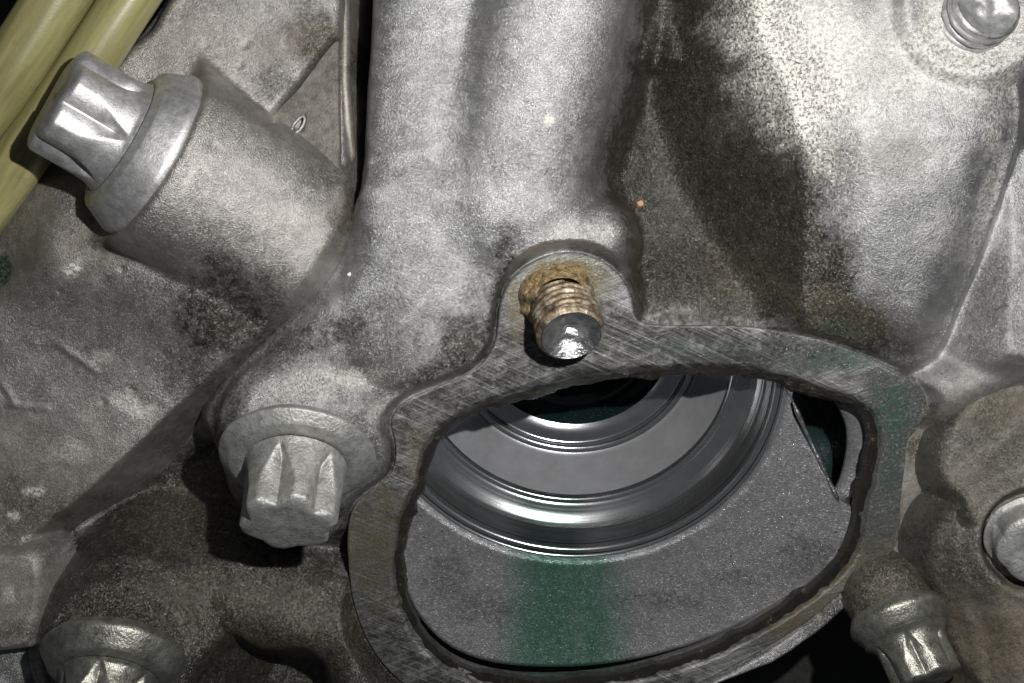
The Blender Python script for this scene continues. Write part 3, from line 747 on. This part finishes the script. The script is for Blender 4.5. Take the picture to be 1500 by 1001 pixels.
# ------------------------------------------------------------------ yellow tubes
def hose(pts, r, label, seam=True):
    h = thing('plastic_tube', Vector(pts[0]), label, 'tube', 'yellowed plastic tubes in the top left corner')
    P = crom([tuple(p) for p in pts], 8, closed=False)
    rod('tube_wall', P, r, M_hose, h, 28)
    if seam:
        off = Vector((0.55, 0.35, 0.75)).normalized()*r*0.985
        rod('mould_seam', [Vector(p)+off for p in P], r*0.055, M_hose, h, 8)
    return h
hose([V3(150,-110,100), V3(78,8,95), V3(10,112,90), V3(-60,205,80), V3(-130,300,70)], 0.40, 'wider yellowed plastic tube at the far left of the corner')
hose([V3(260,-110,75), V3(183,10,72), V3(112,118,66), V3(35,225,56), V3(-20,302,50), V3(-110,425,40)], 0.355, 'narrower yellowed plastic tube running behind the upper left bolt head', False)

# ------------------------------------------------------------------ bolts
def bolt(px, py, h, axis, RF, RH, LH, label, mat, spin=0.0, fl_h=0.16, cone=True, seed=1, lob=0.15, matf=None, bev=0.84, fla=0.14):
    loc = V3(px, py, h); b = thing('flange_bolt', loc, label, 'bolt', 'bolts of the engine castings')
    a = Vector(axis).normalized(); q = Vector((0, 0, 1)).rotation_difference(a).to_matrix()
    rs = random.Random(seed)
    n = 192
    def ringset(name, prof, mat, cap=None, endcap=True):
        vs = []
        for (s, r, lobe, sharp) in prof:
            for k in range(n):
                th = 2*math.pi*k/n
                ph = (th*6/(2*math.pi)) % 1.0
                gd = abs(ph-0.5)*2              # 1 at lobe centre borders, 0 in the groove
                g_ = max(0.0, 1-gd/sharp) if sharp > 0 else 0
                g_ = g_**0.75*(0.6+0.4*g_)
                rr_ = r*(1-lobe*g_)*(1+0.006*math.sin(3*th+seed)+0.004*math.sin(7*th+seed*2))
                zz = s*(1+0.0)+(0.012*RF*math.sin(2*th+seed) if s > 0.4*LH else 0)
                vs.append(loc+q@(Vector((rr_*math.cos(th+spin), rr_*math.sin(th+spin), zz))*U))
        m_ = len(prof)
        fc = [(i*n+k, i*n+(k+1) % n, (i+1)*n+(k+1) % n, (i+1)*n+k) for i in range(m_-1) for k in range(n)]
        if endcap: fc.append(tuple((m_-1)*n+k for k in range(n)))
        me = mesh(name, vs, fc); return link(name, me, mat, b)
    f = fl_h*RF; rb = RH*1.10
    fp_ = [(-14, RF*0.9, 0, 0), (-3, RF*0.985, 0, 0), (0, RF, 0, 0), (f*0.16, RF, 0, 0), (f*0.24, RF*0.99, 0, 0)]
    r1 = RF*bev
    fp_ += [(f*(0.24+0.72*k/4), RF*0.99+(r1-RF*0.99)*k/4, 0, 0) for k in range(1, 5)]
    fp_ += [(f, r1-1.5, 0, 0)]+[(f+f*0.04*k, r1-1.5+(rb*1.05-r1+1.5)*k/4, 0, 0) for k in range(1, 5)]
    fp_ += [(f*1.16-1, rb*1.02, 0, 0), (f*1.16-3, rb*0.9, 0, 0)]
    ringset('flange', fp_, matf or mat, endcap=False)
    prof = []
    z0 = f*1.10; fh = 0.16*LH
    for i in range(34):
        t = i/33; s = z0+(LH-z0)*t
        flare = 1+fla*math.exp(-(t/0.10)**1.2)-0.02*t
        g_ = sm(0.06, 0.30, t); sh = 0.10+0.62*float(sm(0.04, 0.75, t))
        prof.append((s, RH*flare, lob*float(g_), sh))
    prof += [(LH+RH*0.03, RH*0.965, lob*.97, 0.72), (LH+RH*0.06, RH*0.93, lob*0.8, 0.72), (LH+RH*0.10, RH*0.84, lob*0.45, 0.7), (LH+RH*0.12, RH*0.74, lob*.15, 0.7), (LH+RH*0.12, RH*0.6, 0, 0), (LH+RH*0.115, RH*0.3, 0, 0), (LH+RH*0.115, RH*0.1, 0, 0)]
    ringset('head', prof, mat)
    return b
t55 = math.radians(57)
UA = Vector((-0.857*math.sin(t55), 0.515*math.sin(t55), math.cos(t55)))
bolt(224, 228, 92, UA, 122, 76, 134, 'large shiny silver bolt at upper left, its fluted head pointing up-left over the yellow tubes', M_bolt, spin=math.radians(62), fl_h=0.34, seed=1, bev=0.86, fla=0.10, lob=0.17)
t50 = math.radians(47)
bolt(436, 668, 20, (0.03, -math.sin(t50), math.cos(t50)), 112, 69, 112, 'matte grey weathered bolt with wide washer face left of the oval flange', M_boltold, spin=math.radians(9), fl_h=0.15, seed=2, lob=0.25, bev=0.86, fla=0.05)
bolt(168, 960, 12, (0.0, -math.sin(t50), math.cos(t50)), 102, 62, 96, 'dark oily bolt cut off by the bottom left edge of the photo', M_boltdark, spin=math.radians(-8), fl_h=0.30, seed=3)
t52 = math.radians(55)
bolt(1316, 905, -80, (0.28*math.sin(t52), -0.95*math.sin(t52), math.cos(t52)), 78, 53, 95, 'small oily silver bolt under the lower right of the oval flange', M_boltdark, spin=math.radians(30), fl_h=0.34, seed=4, fla=0.25)
t20 = math.radians(24)
bolt(1512, 782, 34, (-0.5*math.sin(t20), -0.85*math.sin(t20), math.cos(t20)), 60, 57, 40, 'round grey bolt head cut off by the right edge of the photo', M_boltold, spin=0.2, fl_h=0.1, seed=5, lob=0.06)

# bosses that carry the lower bolts and reach down into the dark gap
LA = Vector((0.28*math.sin(t52), -0.95*math.sin(t52), math.cos(t52))); LB = V3(1316, 905, -80)
bs = rod('bolt_boss', [LB-LA*0.02, LB-LA*0.05, LB-LA*0.35, LB-LA*0.45+Vector((0, 0.05, -0.4)), LB-LA*0.45+Vector((0, 0.1, -3))], [0.60, 0.66, 0.69, 0.70, 0.72], M_right, hous, 32)
setattr_col(bs.data, 'dirt', np.tile([1.0, 0.35, 0, 0], (len(bs.data.vertices), 1)))

# ------------------------------------------------------------------ stud in the flange lobe
def stud(px, py, h, axis, R, Ln, label, pitch, m_shank, m_tip_, depth=0.085, dish=24, name='threaded_stud', seed=0):
    loc = V3(px, py, h); b = thing(name, loc, label, 'stud')
    a = Vector(axis).normalized(); q = Vector((0, 0, 1)).rotation_difference(a).to_matrix()
    n = 96; vs = []; rows_ = int(Ln/1.6)
    for i in range(rows_+1):
        s = -14+(Ln+14)*i/rows_
        for k in range(n):
            th = 2*math.pi*k/n
            ph = ((s/pitch)-th/(2*math.pi)) % 1.0
            tri = abs(ph-0.5)*2
            dep = R*depth*tri*(0.6+0.8*vnoise(np.array(th*2+seed), np.array(s/20.0))) if s < Ln-6 else R*0.02
            r = R-float(dep)+R*0.03*float(vnoise(np.array(th*5), np.array(s/6.0)))
            if s > Ln-7: r -= (s-(Ln-7))*0.9
            vs.append(loc+q@(Vector((r*math.cos(th), r*math.sin(th), s))*U))
    fc = [(i*n+k, i*n+(k+1) % n, (i+1)*n+(k+1) % n, (i+1)*n+k) for i in range(rows_) for k in range(n)]
    link('thread', mesh('thread', vs, fc), m_shank, b)
    vs = []; K = 14
    for i in range(K):
        f_ = 1-i/(K-1)*0.999
        for k in range(n):
            th = 2*math.pi*k/n; r = (R-7)*f_
            z = Ln-0.5-dish*(1-f_)**1.1+4*math.sin(th+0.5)*f_*(1-f_)*2-4*math.exp(-((f_-0.35)/0.2)**2)+12*float(vnoise(np.array(r*math.cos(th)/17+5+seed), np.array(r*math.sin(th)/12+5)))*(1-f_)
            vs.append(loc+q@(Vector((r*math.cos(th), r*math.sin(th), z))*U))
    fc = [(i*n+k, i*n+(k+1) % n, (i+1)*n+(k+1) % n, (i+1)*n+k) for i in range(K-1) for k in range(n)]
    link('tip', mesh('tip', vs, fc), m_tip_, b)
    return b, loc, q
t42 = math.radians(40)
sb, sl, sq = stud(821, 434, -4, (0.13, -math.sin(t42), math.cos(t42)), 49, 92, 'rust-crusted threaded stud standing in the rounded lobe of the oval flange', 12, M_rust, M_tip)
# crust of rust at its foot
n = 120; K = 16; vs = []
for i in range(K):
    t = i/(K-1)
    for k in range(n):
        th = 2*math.pi*k/n
        wv = 1.0+0.8*float(fbm(np.array(math.cos(th)*60+200), np.array(math.sin(th)*60+200), 48, 4, 3.3))*2
        up = max(0, math.sin(th))
        r = 40+(15+6*up)*t*wv
        x_ = 823+r*math.cos(th)*(0.98 if math.cos(th) > 0 else 1.08); y_ = 450-r*math.sin(th)*0.98-4*t
        lump = 12*float(fbm(np.array(x_), np.array(y_), 15, 5, 7.0))*2
        z = F(y_)+(1-t)**0.9*(26+40*up+22*max(0, -math.cos(th)))+lump*(1-t)**0.3*2.0-2.0*t-0.5
        if i == K-1: z = F(y_)-3
        vs.append(((x_-750)*U, (500-y_)*U, z*U))
fc = [(i*n+k, i*n+(k+1) % n, (i+1)*n+(k+1) % n, (i+1)*n+k) for i in range(K-1) for k in range(n)]
o = link('rust_crust', mesh('rust_crust', vs, fc), M_crust, sb)
stud(1424, 28, 160, (0.10, 0.16, 0.98), 47, 40, 'bright silver threaded stud end on the pale round pad in the top right corner', 12, M_bolt, M_bolt, seed=3, depth=0.12, dish=14)

# ------------------------------------------------------------------ far right lobed casting
Rr = HF(1280, 1800, 440, 1200, 2.6); X, Y = Rr.X, Rr.Y
pA = crom(polyW([(1560,520),(1500,538),(1450,560),(1412,595),(1390,635),(1380,675),(1384,705),(1400,738),(1407,765),(1480,800),(1560,800)], -20), 4)
pB = crom(polyW([(1407,760),(1398,742),(1378,742),(1362,770),(1354,805),(1362,845),(1384,880),(1398,920),(1412,970),(1436,1020),(1450,1180),(1640,1180),(1640,700)], -30), 4)
a_ = sdfc(X, Y, pA); b_ = sdfc(X, Y, pB)
def dome(d, top, r, k, sl=4.5): return np.where(d > 0, top-k*(1-sm(0, r, d))**2, top-k+d*sl)
hA = dome(a_, -18-0.03*(Y-600), 14, 9); hB = dome(b_, -40-0.05*(Y-800), 16, 10)
pC = crom(polyW([(1640,560),(1540,585),(1500,612),(1468,650),(1440,690),(1420,735),(1408,790),(1412,850),(1432,910),(1450,960),(1475,1180),(1700,1180)], 10), 4)
c_ = sdfc(X, Y, pC)
H = np.where(np.maximum(a_, b_) > 1, smax(np.maximum(hA, hB), dome(c_, 26, 60, 46, 1.6), 8), np.maximum(hA, hB))
q = W(1512, 790, 20); d = np.hypot(X-q[0], Y-q[1]); H = smax(H, 30-20*sm(80, 105, d)-np.clip(d-105, 0, 999)*1.2, 14)
H = H-26*np.exp(-((d-64)/8)**2)
H = np.where(np.maximum(a_, b_) > 1, H, np.minimum(H, np.maximum(hA, hB)))
H = H+7*fbm(X, Y, 60, 3, 1.1)+3*fbm(X, Y, 18, 3, 7.7)
H = blur(H, 1.0)
Rr.H = H; Rr.keep = (H > -260) & (np.maximum(a_, b_) > -22)
Rr.dirt[..., 0] = 0.9*np.exp(-(np.minimum(np.abs(a_-1), np.abs(b_-1))/5)**2)*sm(-0.25, 0.1, fbm(X, Y, 30, 3, 2.0)+0.05)  # dark contour along the pad edges: edge shade painted in
for a in [(1440,640,60,60,0,0.55),(1390,800,40,90,0,0.8),(1440,820,40,50,0,0.5),(1480,700,60,30,-30,0.4),(1480,760,60,20,0,0.6)]: Rr.blob(0, *a)
for a in [(1480,590,60,50,0,0.6),(1460,950,80,80,0,0.85),(1430,700,50,40,0,0.3)]: Rr.blob(1, *a)
rc = thing('lobed_casting', V3(1460, 720, 0), 'brownish lobed casting at the right edge below the tall housing wall', 'casting')
Rr.build('cast_body', M_right, rc)

# ------------------------------------------------------------------ foot plate at lower left
fp = HF(-200, 110, 760, 1000, 2.6); X, Y = fp.X, fp.Y
pp = crom(polyW([(-200,800),(0,806),(40,806),(58,818),(62,850),(56,900),(46,940),(36,948),(-200,955)], -30), 4)
d = sdfc(X, Y, pp); H = np.where(d > 0, -22-8*(1-sm(0, 10, d))**2, -30+d*4)+4*fbm(X, Y, 40, 4, 3.0)
fp.H = H; fp.keep = (d > -22)
fp.blob(1, 20, 880, 60, 60, 0, .5); fp.blob(0, 20, 930, 50, 20, 0, .5); fp.blob(2, 12, 870, 8, 12, 0, .6)
ft = thing('foot_plate', V3(20, 880, -30), 'flat grey-brown metal pad at the left edge above the bottom left bolt', 'pad')
fp.build('pad_body', M_left, ft)

# ------------------------------------------------------------------ small loose bits
def flake(px, py, r, mat, name, label, cat, seed):
    q = m.hit(px, py); z = m.at(*q)+1.5; rs = random.Random(seed); n = 9
    ps = [(q[0]+r*rs.uniform(.7, 1.2)*math.cos(2*math.pi*k/n)*1.25, q[1]+r*rs.uniform(.7, 1.2)*math.sin(2*math.pi*k/n)) for k in range(n)]
    vs = [((p[0]-750)*U, (500-p[1])*U, z*U) for p in ps]+[((q[0]+(p[0]-q[0])*.7-750)*U, (500-q[1]-(p[1]-q[1])*.7)*U, (z+r*.5)*U) for p in ps]
    fc = [(k, (k+1) % n, n+(k+1) % n, n+k) for k in range(n)]+[tuple(range(n, 2*n))]
    o = link(name, mesh(name, vs, fc, False), mat); return tag(o, label, cat)
t = NT('orange_flake'); M_or = t.set(Base_Color=(0.30, 0.14, 0.05), Roughness=0.5)
t = NT('white_flake'); M_wh = t.set(Base_Color=(0.7, 0.7, 0.68), Roughness=0.4)
flake(938, 298, 6.5, M_or, 'rust_flake', 'tiny orange flake lying on the dark oily floor right of the column', 'flake', 1)
flake(512, 402, 3.0, M_wh, 'white_flake', 'tiny white flake on the dark seam left of the column foot', 'flake', 2)

# ------------------------------------------------------------------ small wet beads on the bore wall and along the gasket lip
def beads(name, pts, mat, parent, seed):
    rs = random.Random(seed); vs = []; fc = []
    for p in pts:
        r = rs.uniform(0.008, 0.020); b0 = len(vs); n = 8
        for j, (rr_, zz) in enumerate(((1, -0.3), (0.85, 0.35), (0.45, 0.7))):
            for k in range(n): a = 2*math.pi*k/n; vs.append(p+Vector((r*rr_*math.cos(a)*1.2, r*rr_*math.sin(a), r*zz)))
        vs.append(p+Vector((0, 0, r*0.8)))
        for j in range(2): fc += [(b0+j*n+k, b0+j*n+(k+1) % n, b0+(j+1)*n+(k+1) % n, b0+(j+1)*n+k) for k in range(n)]
        fc += [(b0+2*n+k, b0+2*n+(k+1) % n, b0+3*n) for k in range(n)]
    o = link(name, mesh(name, vs, fc), mat, parent); o['kind'] = 'stuff'; return o
t = NT('coolant_bead'); M_bead = t.set(Base_Color=(0.30, 0.30, 0.30), Metallic=0.9, Roughness=0.06)
rs = random.Random(11); pts = []
while len(pts) < 42:
    a = rs.uniform(-2.9, -0.25); r = rs.uniform(345, 560)
    p = bc+(e1*math.cos(a)+e2*math.sin(a))*r*U+ax*wall_s(r)*U
    q = (p.x/U+750, 500-p.y/U)
    if sdf(np.array([[q[0]]]), np.array([[q[1]]]), FIX0)[0, 0] > 6 and sdf(np.array([[q[0]]]), np.array([[q[1]]]), cutp)[0, 0] < -5 and rs.random() < 0.35+0.65*(q[0] > 880): pts.append(p)
beads('coolant_beads', pts, M_bead, cav, 3)
pts = []
for k in range(46):
    i_ = rs.randrange(NB); c = inn[i_]+ni[i_]*rs.uniform(0, 12); pts.append(Vector(((c[0]-750)*U, (500-c[1])*U, (F(c[1])-9+rs.uniform(-5, 3))*U)))
beads('wet_glints', pts, M_bead, hous, 5)
